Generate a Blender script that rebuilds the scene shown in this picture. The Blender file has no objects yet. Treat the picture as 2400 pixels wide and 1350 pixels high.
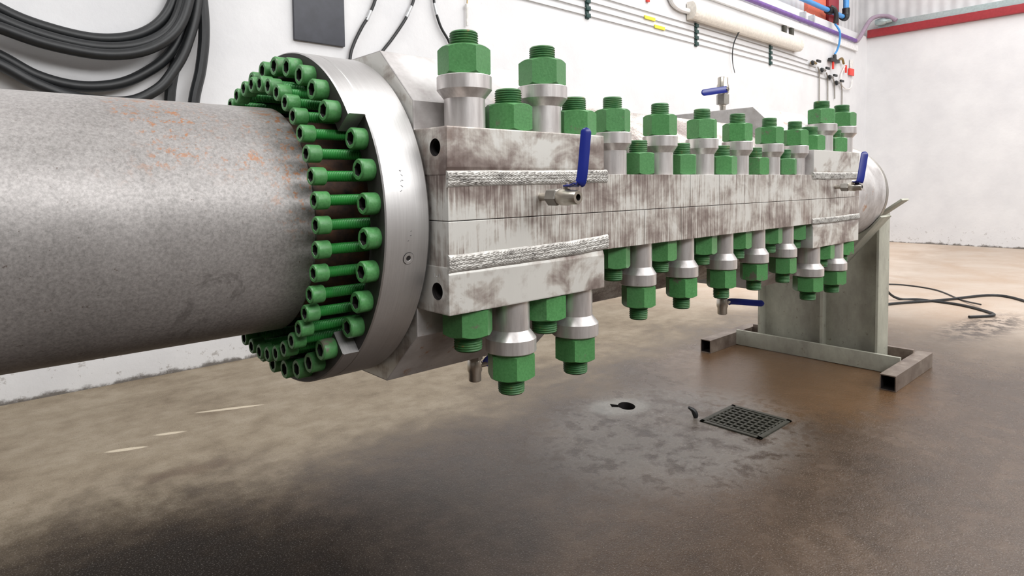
import bpy, bmesh, math, random
from mathutils import Vector, Matrix
PI = math.pi
rnd = random.Random(7)
SC = bpy.context.scene
COL = SC.collection

# ------------------------------------------------------------------ helpers
def thing(name, label, cat, loc=(0, 0, 0), group=None):
    o = bpy.data.objects.new(name, None)
    o.empty_display_size = 0.1
    COL.objects.link(o)
    o.location = loc
    o['label'] = label
    o['category'] = cat
    if group:
        o['group'] = group
    return o

def tag(o, label, cat, group=None):
    o['label'] = label
    o['category'] = cat
    if group:
        o['group'] = group
    return o

def obj(name, bm, mats, parent=None, sharp=35, smooth=True, rel=False):
    """Link a bmesh as one mesh object. World-space verts; parent offset removed unless rel."""
    me = bpy.data.meshes.new(name)
    bmesh.ops.recalc_face_normals(bm, faces=bm.faces)
    if parent is not None and not rel:
        off = Vector((0, 0, 0))
        p = parent
        while p is not None:
            off += p.location
            p = p.parent
        bmesh.ops.translate(bm, verts=bm.verts, vec=-off)
    bm.to_mesh(me)
    bm.free()
    for m in (mats if isinstance(mats, (list, tuple)) else [mats]):
        me.materials.append(m)
    if smooth:
        me.polygons.foreach_set('use_smooth', [True] * len(me.polygons))
        me.set_sharp_from_angle(angle=math.radians(sharp))
    o = bpy.data.objects.new(name, me)
    COL.objects.link(o)
    if parent is not None:
        o.parent = parent
    return o

def struct(o):
    o['kind'] = 'structure'
    return o

def add_box(bm, lo, hi, bevel=0.0, mi=0, mat=None):
    b2 = bmesh.new()
    bmesh.ops.create_cube(b2, size=1)
    lo = Vector(lo); hi = Vector(hi)
    for v in b2.verts:
        v.co = Vector(((lo[i] + hi[i]) / 2 + v.co[i] * (hi[i] - lo[i])) for i in range(3))
    if bevel > 0:
        bmesh.ops.bevel(b2, geom=b2.edges[:], offset=bevel, segments=2, profile=0.7, affect='EDGES')
    if mat is not None:
        bmesh.ops.transform(b2, matrix=mat, verts=b2.verts)
    merge(bm, b2, mi)

def merge(bm, b2, mi=0):
    vm = {}
    for v in b2.verts:
        vm[v] = bm.verts.new(v.co)
    for f in b2.faces:
        try:
            nf = bm.faces.new([vm[v] for v in f.verts])
            nf.material_index = mi if mi else f.material_index
        except ValueError:
            pass
    b2.free()

def frame_from(axis):
    a = Vector(axis).normalized()
    t = Vector((0, 0, 1)) if abs(a.z) < 0.9 else Vector((1, 0, 0))
    u = a.cross(t).normalized()
    v = a.cross(u).normalized()
    return a, u, v

def add_lathe(bm, prof, origin, axis, n=40, mis=None, close=True, a0=0.0, a1=2 * PI):
    """prof: list of (s along axis, r). mis: material index per segment."""
    a, u, v = frame_from(axis)
    o = Vector(origin)
    rings = []
    full = abs(a1 - a0 - 2 * PI) < 1e-6
    cnt = n if full else n + 1
    for s, r in prof:
        if r < 1e-6:
            rings.append([bm.verts.new(o + a * s)])
        else:
            rings.append([bm.verts.new(o + a * s + (u * math.cos(a0 + (a1 - a0) * k / n) + v * math.sin(a0 + (a1 - a0) * k / n)) * r) for k in range(cnt)])
    for i in range(len(rings) - 1):
        A, B = rings[i], rings[i + 1]
        mi = mis[i] if mis else 0
        for k in range(n):
            k2 = (k + 1) % cnt if full else k + 1
            if len(A) == 1 and len(B) == 1:
                continue
            if len(A) == 1:
                f = bm.faces.new([A[0], B[k], B[k2]])
            elif len(B) == 1:
                f = bm.faces.new([A[k], B[0], A[k2]])
            else:
                f = bm.faces.new([A[k], B[k], B[k2], A[k2]])
            f.material_index = mi
    return rings

def add_prism(bm, poly, axis_i, lo, hi, bevel=0.0, mi=0):
    """poly: list of 2D points in the two other axes (in order), extruded along axis axis_i."""
    b2 = bmesh.new()
    oth = [i for i in range(3) if i != axis_i]
    def P(p, s):
        c = [0, 0, 0]
        c[axis_i] = s; c[oth[0]] = p[0]; c[oth[1]] = p[1]
        return c
    A = [b2.verts.new(P(p, lo)) for p in poly]
    B = [b2.verts.new(P(p, hi)) for p in poly]
    b2.faces.new(A); b2.faces.new(B[::-1])
    n = len(poly)
    for i in range(n):
        b2.faces.new([A[i], B[i], B[(i + 1) % n], A[(i + 1) % n]])
    bmesh.ops.recalc_face_normals(b2, faces=b2.faces)
    if bevel > 0:
        bmesh.ops.bevel(b2, geom=b2.edges[:], offset=bevel, segments=2, profile=0.7, affect='EDGES')
    merge(bm, b2, mi)

def catmull(pts, sub=8):
    P = [Vector(p) for p in pts]
    if len(P) < 3:
        return P
    out = []
    for i in range(len(P) - 1):
        p0 = P[i - 1] if i > 0 else P[0] * 2 - P[1]
        p1, p2 = P[i], P[i + 1]
        p3 = P[i + 2] if i + 2 < len(P) else P[-1] * 2 - P[-2]
        for k in range(sub):
            t = k / sub
            out.append(0.5 * ((2 * p1) + (p2 - p0) * t + (2 * p0 - 5 * p1 + 4 * p2 - p3) * t * t + (3 * p1 - p0 - 3 * p2 + p3) * t ** 3))
    out.append(P[-1])
    return out

def add_tube(bm, pts, r, n=12, smooth=8, mi=0):
    P = catmull(pts, smooth) if smooth else [Vector(p) for p in pts]
    rings = []
    prev = None
    for i, p in enumerate(P):
        t = (P[min(i + 1, len(P) - 1)] - P[max(i - 1, 0)]).normalized()
        if prev is None:
            ref = Vector((0, 0, 1)) if abs(t.z) < 0.9 else Vector((1, 0, 0))
            u = t.cross(ref).normalized()
        else:
            u = (prev - t * prev.dot(t)).normalized()
        prev = u
        v = t.cross(u)
        rr = r(i / (len(P) - 1)) if callable(r) else r
        rings.append([bm.verts.new(p + (u * math.cos(2 * PI * k / n) + v * math.sin(2 * PI * k / n)) * rr) for k in range(n)])
    for i in range(len(rings) - 1):
        for k in range(n):
            f = bm.faces.new([rings[i][k], rings[i + 1][k], rings[i + 1][(k + 1) % n], rings[i][(k + 1) % n]])
            f.material_index = mi
    for R in (rings[0], rings[-1]):
        try:
            f = bm.faces.new(R); f.material_index = mi
        except ValueError:
            pass

def cut(o, cutters):
    """Boolean-subtract the cutter meshes for good; the cutters are removed."""
    for c in cutters:
        m = o.modifiers.new('cut', 'BOOLEAN')
        m.operation = 'DIFFERENCE'; m.solver = 'EXACT'; m.object = c
    dg = bpy.context.evaluated_depsgraph_get()
    dg.update()
    me = bpy.data.meshes.new_from_object(o.evaluated_get(dg))
    o.modifiers.clear()
    o.data = me
    for c in cutters:
        bpy.data.objects.remove(c, do_unlink=True)

# ------------------------------------------------------------------ materials
def srgb(r, g, b):
    f = lambda c: (c / 255 / 12.92) if c / 255 <= 0.04045 else ((c / 255 + 0.055) / 1.055) ** 2.4
    return (f(r), f(g), f(b), 1)

class NT:
    def __init__(s, name):
        s.m = bpy.data.materials.new(name)
        s.m.use_nodes = True
        s.t = s.m.node_tree
        s.b = s.t.nodes['Principled BSDF']
        s._co = None
    def n(s, typ, **kw):
        x = s.t.nodes.new(typ)
        for k, v in kw.items():
            setattr(x, k, v)
        return x
    def l(s, a, b):
        s.t.links.new(a, b)
    def setin(s, sock, v):
        if hasattr(v, 'bl_idname') and not isinstance(v, (tuple, list)):
            s.l(v, sock)
        else:
            sock.default_value = v
    def co(s):
        if s._co is None:
            s._co = s.n('ShaderNodeNewGeometry').outputs['Position']
        return s._co
    def mapped(s, scale=(1, 1, 1), loc=(0, 0, 0), rot=(0, 0, 0), src=None):
        m = s.n('ShaderNodeMapping')
        s.l(src or s.co(), m.inputs['Vector'])
        m.inputs['Scale'].default_value = scale
        m.inputs['Location'].default_value = loc
        m.inputs['Rotation'].default_value = rot
        return m.outputs['Vector']
    def noise(s, scale, detail=6, rough=0.55, vec=None, dist=0.0):
        x = s.n('ShaderNodeTexNoise')
        s.l(vec or s.co(), x.inputs['Vector'])
        x.inputs['Scale'].default_value = scale
        x.inputs['Detail'].default_value = detail
        x.inputs['Roughness'].default_value = rough
        x.inputs['Distortion'].default_value = dist
        return x.outputs['Fac']
    def ramp(s, fac, stops, interp='LINEAR'):
        x = s.n('ShaderNodeValToRGB')
        x.color_ramp.interpolation = interp
        e = x.color_ramp.elements
        while len(e) < len(stops):
            e.new(0.5)
        for i, (p, c) in enumerate(stops):
            e[i].position = p
            e[i].color = c if len(c) == 4 else (*c, 1)
        s.l(fac, x.inputs['Fac'])
        return x.outputs['Color']
    def step(s, fac, lo, hi):
        x = s.n('ShaderNodeMapRange', interpolation_type='SMOOTHSTEP')
        s.l(fac, x.inputs['Value'])
        x.inputs['From Min'].default_value = lo
        x.inputs['From Max'].default_value = hi
        return x.outputs['Result']
    def mix(s, fac, a, b, mode='MIX'):
        x = s.n('ShaderNodeMix', data_type='RGBA', blend_type=mode)
        s.setin(x.inputs[0], fac); s.setin(x.inputs[6], a); s.setin(x.inputs[7], b)
        return x.outputs[2]
    def math(s, op, a, b=None, c=None):
        x = s.n('ShaderNodeMath', operation=op)
        s.setin(x.inputs[0], a)
        if b is not None:
            s.setin(x.inputs[1], b)
        if c is not None:
            s.setin(x.inputs[2], c)
        return x.outputs[0]
    def xyz(s, vec=None):
        x = s.n('ShaderNodeSeparateXYZ')
        s.l(vec or s.co(), x.inputs[0])
        return x.outputs
    def bump(s, h, strength=0.3, dist=0.01):
        x = s.n('ShaderNodeBump')
        x.inputs['Strength'].default_value = strength
        x.inputs['Distance'].default_value = dist
        s.l(h, x.inputs['Height'])
        s.l(x.outputs['Normal'], s.b.inputs['Normal'])
    def out(s, color=None, rough=None, metal=None, spec=None, coat=None):
        if color is not None: s.setin(s.b.inputs['Base Color'], color)
        if rough is not None: s.setin(s.b.inputs['Roughness'], rough)
        if metal is not None: s.setin(s.b.inputs['Metallic'], metal)
        if spec is not None: s.setin(s.b.inputs['Specular IOR Level'], spec)
        if coat is not None: s.setin(s.b.inputs['Coat Weight'], coat)
        return s.m

def simple(name, c, rough=0.5, metal=0.0, var=0.12, scale=30):
    k = NT(name)
    nz = k.noise(scale, 5, 0.6)
    d = tuple(x * (1 - var) for x in c[:3]); u = tuple(min(1, x * (1 + var)) for x in c[:3])
    return k.out(k.ramp(nz, [(0.3, d), (0.7, u)]), rough, metal)

def mat_green():
    k = NT('green_paint')
    oi = k.n('ShaderNodeObjectInfo').outputs['Random']
    base = k.ramp(k.noise(160, 3, 0.7), [(0.3, srgb(64, 122, 66)), (0.7, srgb(86, 148, 88))])
    tone = k.mix(k.math('MULTIPLY', oi, 0.45), base, srgb(70, 118, 72))
    v = k.n('ShaderNodeCombineXYZ'); k.l(k.math('MULTIPLY', oi, 31.0), v.inputs[0])
    add = k.n('ShaderNodeVectorMath', operation='ADD'); k.l(k.co(), add.inputs[0]); k.l(v.outputs[0], add.inputs[1])
    wear = k.step(k.noise(14, 7, 0.70, add.outputs[0]), 0.60, 0.68)
    col = k.mix(k.math('MULTIPLY', wear, 0.75), tone, srgb(112, 88, 92))
    k.bump(k.noise(220, 3, 0.6), 0.12, 0.003)
    return k.out(col, 0.42, 0.0)

def mat_thread():
    k = NT('green_thread_paint')
    col = k.ramp(k.noise(40, 6, 0.65), [(0.42, srgb(46, 98, 54)), (0.62, srgb(68, 112, 64)), (0.74, srgb(140, 96, 56))])
    return k.out(col, 0.5, 0.1)

def mat_boltthread():
    k = NT('green_bolt_thread')
    col = k.ramp(k.noise(22, 5, 0.6), [(0.45, srgb(38, 128, 52)), (0.68, srgb(44, 116, 54)), (0.74, srgb(112, 84, 82))])
    return k.out(col, 0.45, 0.1)

def mat_machined():
    k = NT('machined_steel')
    st = k.noise(9, 5, 0.6, k.mapped((6, 6, 0.8)))
    col = k.ramp(st, [(0.3, (0.50, 0.47, 0.46)), (0.55, (0.66, 0.63, 0.62)), (0.75, (0.76, 0.74, 0.73))])
    spots = k.step(k.noise(70, 6, 0.7), 0.66, 0.72)
    col = k.mix(k.math('MULTIPLY', spots, 0.6), col, (0.20, 0.14, 0.11, 1))
    rust = k.step(k.noise(11, 8, 0.7), 0.66, 0.72)
    col = k.mix(k.math('MULTIPLY', rust, 0.5), col, srgb(150, 110, 80))
    return k.out(col, 0.36, 0.7)

def mat_flange():
    k = NT('turned_steel')
    fine = k.noise(8, 4, 0.6, k.mapped((60, 1.2, 1.2)))
    big = k.noise(4, 5, 0.6)
    col = k.mix(0.5, k.ramp(fine, [(0.3, (0.44, 0.43, 0.42)), (0.7, (0.58, 0.57, 0.56))]), k.ramp(big, [(0.3, (0.40, 0.38, 0.38)), (0.7, (0.60, 0.60, 0.60))]))
    pits = k.step(k.noise(45, 8, 0.75), 0.70, 0.74)
    col = k.mix(k.math('MULTIPLY', pits, 0.8), col, (0.10, 0.08, 0.07, 1))
    r = k.ramp(big, [(0.3, (0.50,) * 3), (0.7, (0.40,) * 3)])
    k.bump(fine, 0.05, 0.002)
    return k.out(col, r, 0.85)

def mat_block(name, lines, streak=0.62, off=0.0):
    """Scraped, smeared plate: brown mill scale rubbed through to bright steel, vertical drag marks and plate joints."""
    k = NT(name)
    X, Y, Z = k.xyz()[:3]
    vs = k.noise(4, 6, 0.7, k.mapped((40, 40, 1.5)))
    cl = k.noise(7, 7, 0.62, None, 0.6)
    cl2 = k.noise(2.6, 5, 0.6, k.mapped((1, 1, 2.2), (3, 1, 0)))
    m = k.math('ADD', k.math('MULTIPLY', vs, streak), k.math('ADD', k.math('MULTIPLY', cl, 0.975 - streak * 0.5), k.math('MULTIPLY', cl2, 0.975 - streak * 0.5)))
    m = k.math('SUBTRACT', m, 0.1 + off)
    off = -0.1
    col = k.ramp(m, [(0.78 + off, srgb(110, 96, 91)), (0.89 + off, srgb(148, 137, 131)), (0.98 + off, srgb(190, 185, 178)), (1.04 + off, srgb(212, 211, 206))])
    sp = k.step(k.noise(55, 7, 0.75), 0.68, 0.73)
    col = k.mix(k.math('MULTIPLY', sp, 0.7), col, srgb(62, 54, 50))
    stain = k.step(k.noise(5, 6, 0.6, k.mapped((1, 1, 1), (7, 3, 9))), 0.58, 0.66)
    col = k.mix(k.math('MULTIPLY', stain, 0.35), col, srgb(126, 104, 92))
    for (x, z0, z1) in lines:
        a = k.math('LESS_THAN', k.math('ABSOLUTE', k.math('SUBTRACT', X, x)), 0.0016)
        b = k.math('MULTIPLY', k.math('GREATER_THAN', Z, z0), k.math('LESS_THAN', Z, z1))
        col = k.mix(k.math('MULTIPLY', k.math('MULTIPLY', a, b), 0.7), col, srgb(70, 60, 56))
    k.bump(vs, 0.10, 0.004)
    return k.out(col, 0.44, 0.45)

def mat_rough_steel():
    k = NT('weathered_steel')
    a = k.noise(6, 7, 0.62)
    col = k.ramp(a, [(0.3, srgb(146, 140, 138)), (0.55, srgb(194, 191, 190)), (0.75, srgb(216, 214, 213))])
    rust = k.step(k.noise(18, 8, 0.72), 0.58, 0.66)
    zone = k.step(k.noise(2.2, 3, 0.5, k.mapped((1, 1, 1), (4, 0, 2))), 0.46, 0.58)
    col = k.mix(k.math('MULTIPLY', k.math('MULTIPLY', rust, zone), 0.8), col, srgb(168, 122, 82))
    dk = k.step(k.noise(60, 6, 0.7), 0.66, 0.71)
    col = k.mix(k.math('MULTIPLY', dk, 0.6), col, srgb(80, 70, 62))
    k.bump(a, 0.1, 0.004)
    return k.out(col, 0.5, 0.3)

def mat_pipe():
    k = NT('mill_scale_pipe')
    X, Y, Z = k.xyz()[:3]
    fine = k.noise(150, 4, 0.75)
    big = k.noise(3.2, 6, 0.6, None, 0.5)
    col = k.mix(0.45, k.ramp(fine, [(0.35, srgb(118, 116, 114)), (0.65, srgb(176, 172, 170))]), k.ramp(big, [(0.35, srgb(112, 108, 105)), (0.68, srgb(170, 166, 164))]))
    sp = k.step(k.noise(95, 5, 0.7), 0.64, 0.70)
    col = k.mix(k.math('MULTIPLY', sp, 0.75), col, srgb(86, 72, 64))
    # rust blooms scattered along the upper side and round the end
    zone = k.math('MULTIPLY', k.step(k.noise(5, 4, 0.55, k.mapped((1.0, 1, 1), (1.3, 2, 5))), 0.44, 0.58), k.step(X, 0.16, 0.3))
    top = k.math('MULTIPLY', k.step(Z, 1.24, 1.34), k.math('SUBTRACT', 1.0, k.step(Z, 1.42, 1.47)))
    endz = k.math('MULTIPLY', k.step(X, 0.50, 0.60), k.step(Z, 1.10, 1.25))
    zz = k.math('MAXIMUM', k.math('MULTIPLY', zone, top), k.math('MULTIPLY', endz, 0.9))
    rust = k.step(k.noise(60, 7, 0.76), 0.53, 0.60)
    col = k.mix(k.math('MULTIPLY', k.math('MULTIPLY', rust, zz), 0.85), col, srgb(166, 108, 62))
    scuff = k.step(k.noise(7, 8, 0.7, None, 1.0), 0.56, 0.62)
    sz = k.math('MULTIPLY', k.step(X, 0.22, 0.4), k.math('SUBTRACT', 1.0, k.step(Z, 1.22, 1.3)))
    col = k.mix(k.math('MULTIPLY', k.math('MULTIPLY', scuff, sz), 0.45), col, srgb(96, 92, 90))
    k.bump(fine, 0.08, 0.002)
    return k.out(col, 0.46, 0.35)

def mat_rusty(name='rusty_neck'):
    k = NT(name)
    col = k.ramp(k.noise(20, 7, 0.7), [(0.35, srgb(48, 40, 38)), (0.55, srgb(88, 64, 52)), (0.72, srgb(130, 84, 54))])
    return k.out(col, 0.7, 0.1)

def mat_weld():
    k = NT('weld_metal')
    a = k.noise(30, 6, 0.7, k.mapped((1, 1, 3)))
    col = k.ramp(a, [(0.32, srgb(108, 104, 100)), (0.46, srgb(172, 169, 164)), (0.7, srgb(208, 207, 202))])
    dk = k.step(k.noise(48, 7, 0.75, k.mapped((0.8, 1, 2.4))), 0.58, 0.66)
    zone = k.step(k.noise(4, 4, 0.5), 0.44, 0.58)
    col = k.mix(k.math('MULTIPLY', k.math('MULTIPLY', dk, zone), 0.9), col, srgb(40, 38, 38))
    return k.out(col, 0.5, 0.4)

def mat_wall():
    k = NT('white_painted_wall')
    X, Y, Z = k.xyz()[:3]
    col = k.ramp(k.noise(2.0, 6, 0.6), [(0.3, srgb(210, 210, 212)), (0.7, srgb(222, 222, 223))])
    sc = k.step(k.noise(9, 8, 0.72, k.mapped((1, 1, 0.8))), 0.655, 0.70)
    zo = k.step(k.noise(1.1, 3, 0.5, k.mapped((1, 1, 1), (6, 0, 1))), 0.50, 0.62)
    col = k.mix(k.math('MULTIPLY', k.math('MULTIPLY', sc, zo), 0.3), col, srgb(172, 166, 158))
    low = k.math('SUBTRACT', 1.0, k.step(Z, 0.05, 0.55))
    spk = k.step(k.noise(16, 8, 0.72), 0.57, 0.64)
    col = k.mix(k.math('MULTIPLY', k.math('MULTIPLY', spk, low), 0.55), col, srgb(128, 120, 112))
    edge = k.math('SUBTRACT', 1.0, k.step(k.math('ADD', Z, k.math('MULTIPLY', k.math('SUBTRACT', k.noise(7, 6, 0.7), 0.5), 0.16)), 0.0, 0.035))
    col = k.mix(k.math('MULTIPLY', edge, 0.85), col, srgb(70, 60, 48))
    k.bump(k.noise(14, 7, 0.6), 0.25, 0.01)
    return k.out(col, 0.6)

def mat_floor():
    k = NT('wet_concrete')
    X, Y, Z = k.xyz()[:3]
    n1 = k.noise(1.6, 7, 0.62, None, 0.4)
    n2 = k.noise(9, 8, 0.68)
    grit = k.noise(170, 3, 0.7)
    streak = k.noise(5, 6, 0.62, k.mapped((0.5, 1.6, 1), (0, 0, 0), (0, 0, 0.15)))
    dry = k.ramp(k.math('ADD', k.math('MULTIPLY', n1, 0.35), k.math('ADD', k.math('MULTIPLY', streak, 0.2), k.math('MULTIPLY', n2, 0.45))), [(0.36, srgb(112, 99, 82)), (0.5, srgb(138, 126, 108)), (0.64, srgb(160, 149, 132))])
    dry = k.mix(k.math('MULTIPLY', k.step(n2, 0.58, 0.68), 0.35), dry, srgb(112, 98, 82))
    wetc = k.ramp(k.math('ADD', k.math('MULTIPLY', n1, 0.6), k.math('MULTIPLY', n2, 0.4)), [(0.36, srgb(48, 34, 22)), (0.52, srgb(66, 50, 36)), (0.66, srgb(88, 71, 56))])
    far = k.step(X, 4.6, 7.5)
    farc = k.ramp(n1, [(0.35, srgb(196, 174, 154)), (0.65, srgb(206, 192, 178))])
    dry = k.mix(far, dry, farc)
    # wet side: in front of a wandering tide line
    wob = k.math('MULTIPLY', k.math('SUBTRACT', n1, 0.5), 1.3)
    wob = k.math('ADD', wob, k.math('MULTIPLY', k.math('SUBTRACT', n2, 0.5), 0.35))
    line = k.math('ADD', k.math('ADD', Y, wob), k.math('MULTIPLY', k.math('ABSOLUTE', k.math('SUBTRACT', X, 1.3)), -0.05))
    wet = k.math('MULTIPLY', k.math('SUBTRACT', 1.0, k.step(line, 2.1, 3.15)), k.math('SUBTRACT', 1.0, k.math('MULTIPLY', far, 0.75)))
    def ell(cx, cy, rx, ry, soft, amp=0.5, rot=0.0):
        dx = k.math('SUBTRACT', X, cx); dy = k.math('SUBTRACT', Y, cy)
        c, s_ = math.cos(rot), math.sin(rot)
        ex = k.math('DIVIDE', k.math('ADD', k.math('MULTIPLY', dx, c), k.math('MULTIPLY', dy, s_)), rx)
        ey = k.math('DIVIDE', k.math('SUBTRACT', k.math('MULTIPLY', dy, c), k.math('MULTIPLY', dx, s_)), ry)
        d = k.math('SQRT', k.math('ADD', k.math('MULTIPLY', ex, ex), k.math('MULTIPLY', ey, ey)))
        d = k.math('ADD', d, k.math('MULTIPLY', k.math('SUBTRACT', n2, 0.5), amp * 2))
        return k.math('SUBTRACT', 1.0, k.step(d, 1 - soft, 1 + soft))
    # pale mottled patch beside the grating
    pale_patch = k.math('MULTIPLY', ell(2.75, 1.75, 0.75, 0.55, 0.25, 0.7), k.step(n2, 0.38, 0.55))
    brown = ell(4.1, 1.75, 0.85, 0.75, 0.3, 0.6)
    wet = k.math('MAXIMUM', wet, brown)
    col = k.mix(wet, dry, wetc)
    col = k.mix(k.math('MULTIPLY', brown, 0.5), col, srgb(112, 82, 52))
    col = k.mix(k.math('MULTIPLY', pale_patch, 0.38), col, srgb(160, 156, 150))
    vignette = ell(0.50, 2.10, 0.85, 0.55, 0.75, 0.35, -0.55)  # vignette darkness painted into the near-left floor colour
    col = k.mix(k.math('MULTIPLY', vignette, 0.9), col, srgb(24, 21, 19))
    dark2 = ell(0.80, 2.95, 0.20, 0.05, 0.5, 0.9, -0.2)
    col = k.mix(k.math('MULTIPLY', dark2, 0.6), col, srgb(92, 76, 62))
    # black crumbled patch beside the far cables
    p = k.math('MULTIPLY', ell(6.5, 1.2, 0.85, 0.22, 0.4, 1.1, -0.12), k.step(k.noise(9, 8, 0.72), 0.44, 0.56))
    col = k.mix(k.math('MULTIPLY', p, 0.85), col, srgb(58, 50, 46))
    # short strokes of cream paint
    for (cx, cy, L) in ((1.19, 3.62, 0.16), (0.83, 3.47, 0.07), (0.62, 3.40, 0.08)):
        e = ell(cx, cy, L, 0.016, 0.25, 0.5, -0.38)
        col = k.mix(k.math('MULTIPLY', e, 0.75), col, srgb(216, 204, 182))
    spot = k.step(k.noise(38, 4, 0.6, k.mapped((1, 0.55, 1))), 0.70, 0.74)
    col = k.mix(k.math('MULTIPLY', spot, 0.55), col, srgb(70, 60, 52))
    hole = ell(2.80, 2.13, 0.17, 0.12, 0.3, 0.25, -0.4)
    col = k.mix(k.math('MULTIPLY', hole, 0.38), col, srgb(176, 178, 172))
    col = k.mix(k.math('MULTIPLY', k.step(grit, 0.52, 0.75), 0.34), col, (0.45, 0.41, 0.37, 1), 'MIX')
    col = k.mix(k.math('MULTIPLY', k.math('SUBTRACT', 1.0, k.step(grit, 0.28, 0.48)), 0.45), col, (0.06, 0.05, 0.04, 1), 'MIX')
    rough = k.math('ADD', 0.62, k.math('MULTIPLY', wet, -0.36))
    rough = k.math('ADD', rough, k.math('MULTIPLY', k.math('SUBTRACT', n2, 0.5), 0.35))
    rough = k.math('SUBTRACT', k.math('ADD', rough, k.math('MULTIPLY', vignette, 0.3)), k.math('MULTIPLY', brown, 0.14))
    h = k.math('ADD', k.math('MULTIPLY', grit, 0.35), n2)
    k.bump(h, 0.34, 0.012)
    spec = k.math('SUBTRACT', k.math('MULTIPLY_ADD', wet, 0.24, 0.16), k.math('MULTIPLY', vignette, 0.4))
    return k.out(col, rough, 0.0, k.math('MAXIMUM', spec, 0.05))

def mat_stand():
    k = NT('dull_galvanised_paint')
    a = k.noise(5, 7, 0.65, k.mapped((1, 1, 0.6)))
    col = k.ramp(a, [(0.3, srgb(132, 130, 120)), (0.6, srgb(168, 168, 154)), (0.8, srgb(190, 190, 176))])
    st = k.step(k.noise(26, 6, 0.7), 0.62, 0.68)
    col = k.mix(k.math('MULTIPLY', st, 0.5), col, srgb(96, 84, 66))
    return k.out(col, 0.55, 0.1)

def mat_tube():
    k = NT('rusted_tube_steel')
    col = k.ramp(k.noise(8, 7, 0.65), [(0.3, srgb(88, 74, 66)), (0.55, srgb(126, 114, 104)), (0.75, srgb(156, 146, 134))])
    return k.out(col, 0.42, 0.4)

def mat_cladding():
    k = NT('corrugated_cladding')
    X, Y, Z = k.xyz()[:3]
    s = k.math('SINE', k.math('MULTIPLY', k.math('ADD', X, Y), 34.0))
    k.bump(s, 0.3, 0.02)
    return k.out(k.ramp(k.noise(3, 4, 0.5), [(0.3, srgb(196, 195, 196)), (0.7, srgb(214, 213, 214))]), 0.5)

M = dict(
    green=mat_green(), thread=mat_thread(), bthread=mat_boltthread(), mach=mat_machined(), flange=mat_flange(),
    bar=mat_block('scraped_plate', [(1.853, 1.170, 1.280), (2.223, 1.170, 1.280), (2.04, 1.170, 1.280), (1.598, 1.06, 1.166), (1.80, 1.06, 1.166), (1.862, 1.06, 1.166), (1.395, 1.10, 1.166), (2.42, 1.170, 1.280)], 0.62, 0.015),
    block=mat_block('scraped_block', [], 0.12, -0.05), steel=mat_rough_steel(), pipe=mat_pipe(), rusty=mat_rusty(),
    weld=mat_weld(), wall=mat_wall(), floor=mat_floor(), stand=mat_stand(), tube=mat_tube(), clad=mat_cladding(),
    dark=simple('dark_oxidised_steel', srgb(58, 54, 54), 0.55, 0.3), blue=simple('blue_vinyl', srgb(24, 38, 122), 0.28, 0, 0.06),
    ss=simple('stainless_steel', srgb(196, 190, 180), 0.28, 0.9, 0.08), ssdull=simple('dull_stainless', srgb(150, 146, 140), 0.42, 0.7, 0.12),
    black=simple('black_rubber', srgb(30, 32, 34), 0.45, 0, 0.25), blackpl=simple('black_plate_paint', srgb(56, 58, 66), 0.5, 0, 0.18, 12),
    pit=simple('pit_black', srgb(20, 14, 14), 0.7), iron=simple('cast_iron', srgb(66, 66, 58), 0.5, 0.3, 0.3),
    wire=simple('thin_steel_tube', srgb(150, 148, 146), 0.4, 0.3), clip=simple('dark_green_plastic', srgb(28, 62, 58), 0.4),
    purple=simple('purple_paint', srgb(112, 78, 150), 0.4, 0, 0.25, 10), red=simple('oxide_red_paint', srgb(150, 44, 50), 0.45),
    orange=simple('orange_paint', srgb(224, 116, 90), 0.5), bluep=simple('blue_pipe', srgb(74, 152, 220), 0.35),
    yellow=simple('yellow_tape', srgb(240, 226, 60), 0.5), redtag=simple('red_plastic', srgb(226, 62, 50), 0.4),
    lampw=simple('yellowed_plastic', srgb(222, 216, 206), 0.35), trunk=simple('white_trunking', srgb(232, 232, 232), 0.4),
    galv=simple('galvanised_strip', srgb(172, 188, 188), 0.35, 0.4), conc=simple('pale_ceiling', srgb(214, 214, 214), 0.7),
    dkwall=simple('grey_wall', srgb(120, 116, 112), 0.7), brass=simple('brass', srgb(150, 128, 84), 0.35, 0.8),
    clear=simple('clear_hose', srgb(222, 220, 216), 0.25), silver=simple('silver_sleeve', srgb(196, 198, 200), 0.35, 0.4),
)

# ------------------------------------------------------------------ setting
YW, XB = 4.6, 14.2
bm = bmesh.new(); add_box(bm, (-6, -7, -0.4), (XB, YW + 0.3, 0.0))
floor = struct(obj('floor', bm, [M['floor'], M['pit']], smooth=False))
cuts = []
bm = bmesh.new(); add_box(bm, (2.925, 1.385, -0.12), (3.275, 1.715, 0.1))
cuts.append(obj('cutter', bm, M['pit']))
bm = bmesh.new()
pts = []
rx, ry = Vector((0.749, -0.662)), Vector((0.662, 0.749))
for i in range(33):
    a = math.radians(-152 + 314 * i / 32)
    pts.append(Vector((2.838, 2.112)) + rx * 0.047 * math.cos(a) + ry * 0.062 * math.sin(a))
pts += [Vector((2.838, 2.112)) + rx * x + ry * y for x, y in ((-0.088, 0.034), (-0.086, -0.014), (-0.048, -0.018))]
add_prism(bm, pts, 2, -0.25, 0.1)
cuts.append(obj('cutter', bm, M['pit']))
cut(floor, cuts)
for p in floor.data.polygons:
    p.material_index = 0 if (p.normal.z > 0.9 and p.center.z > -0.01) else 1

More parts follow.
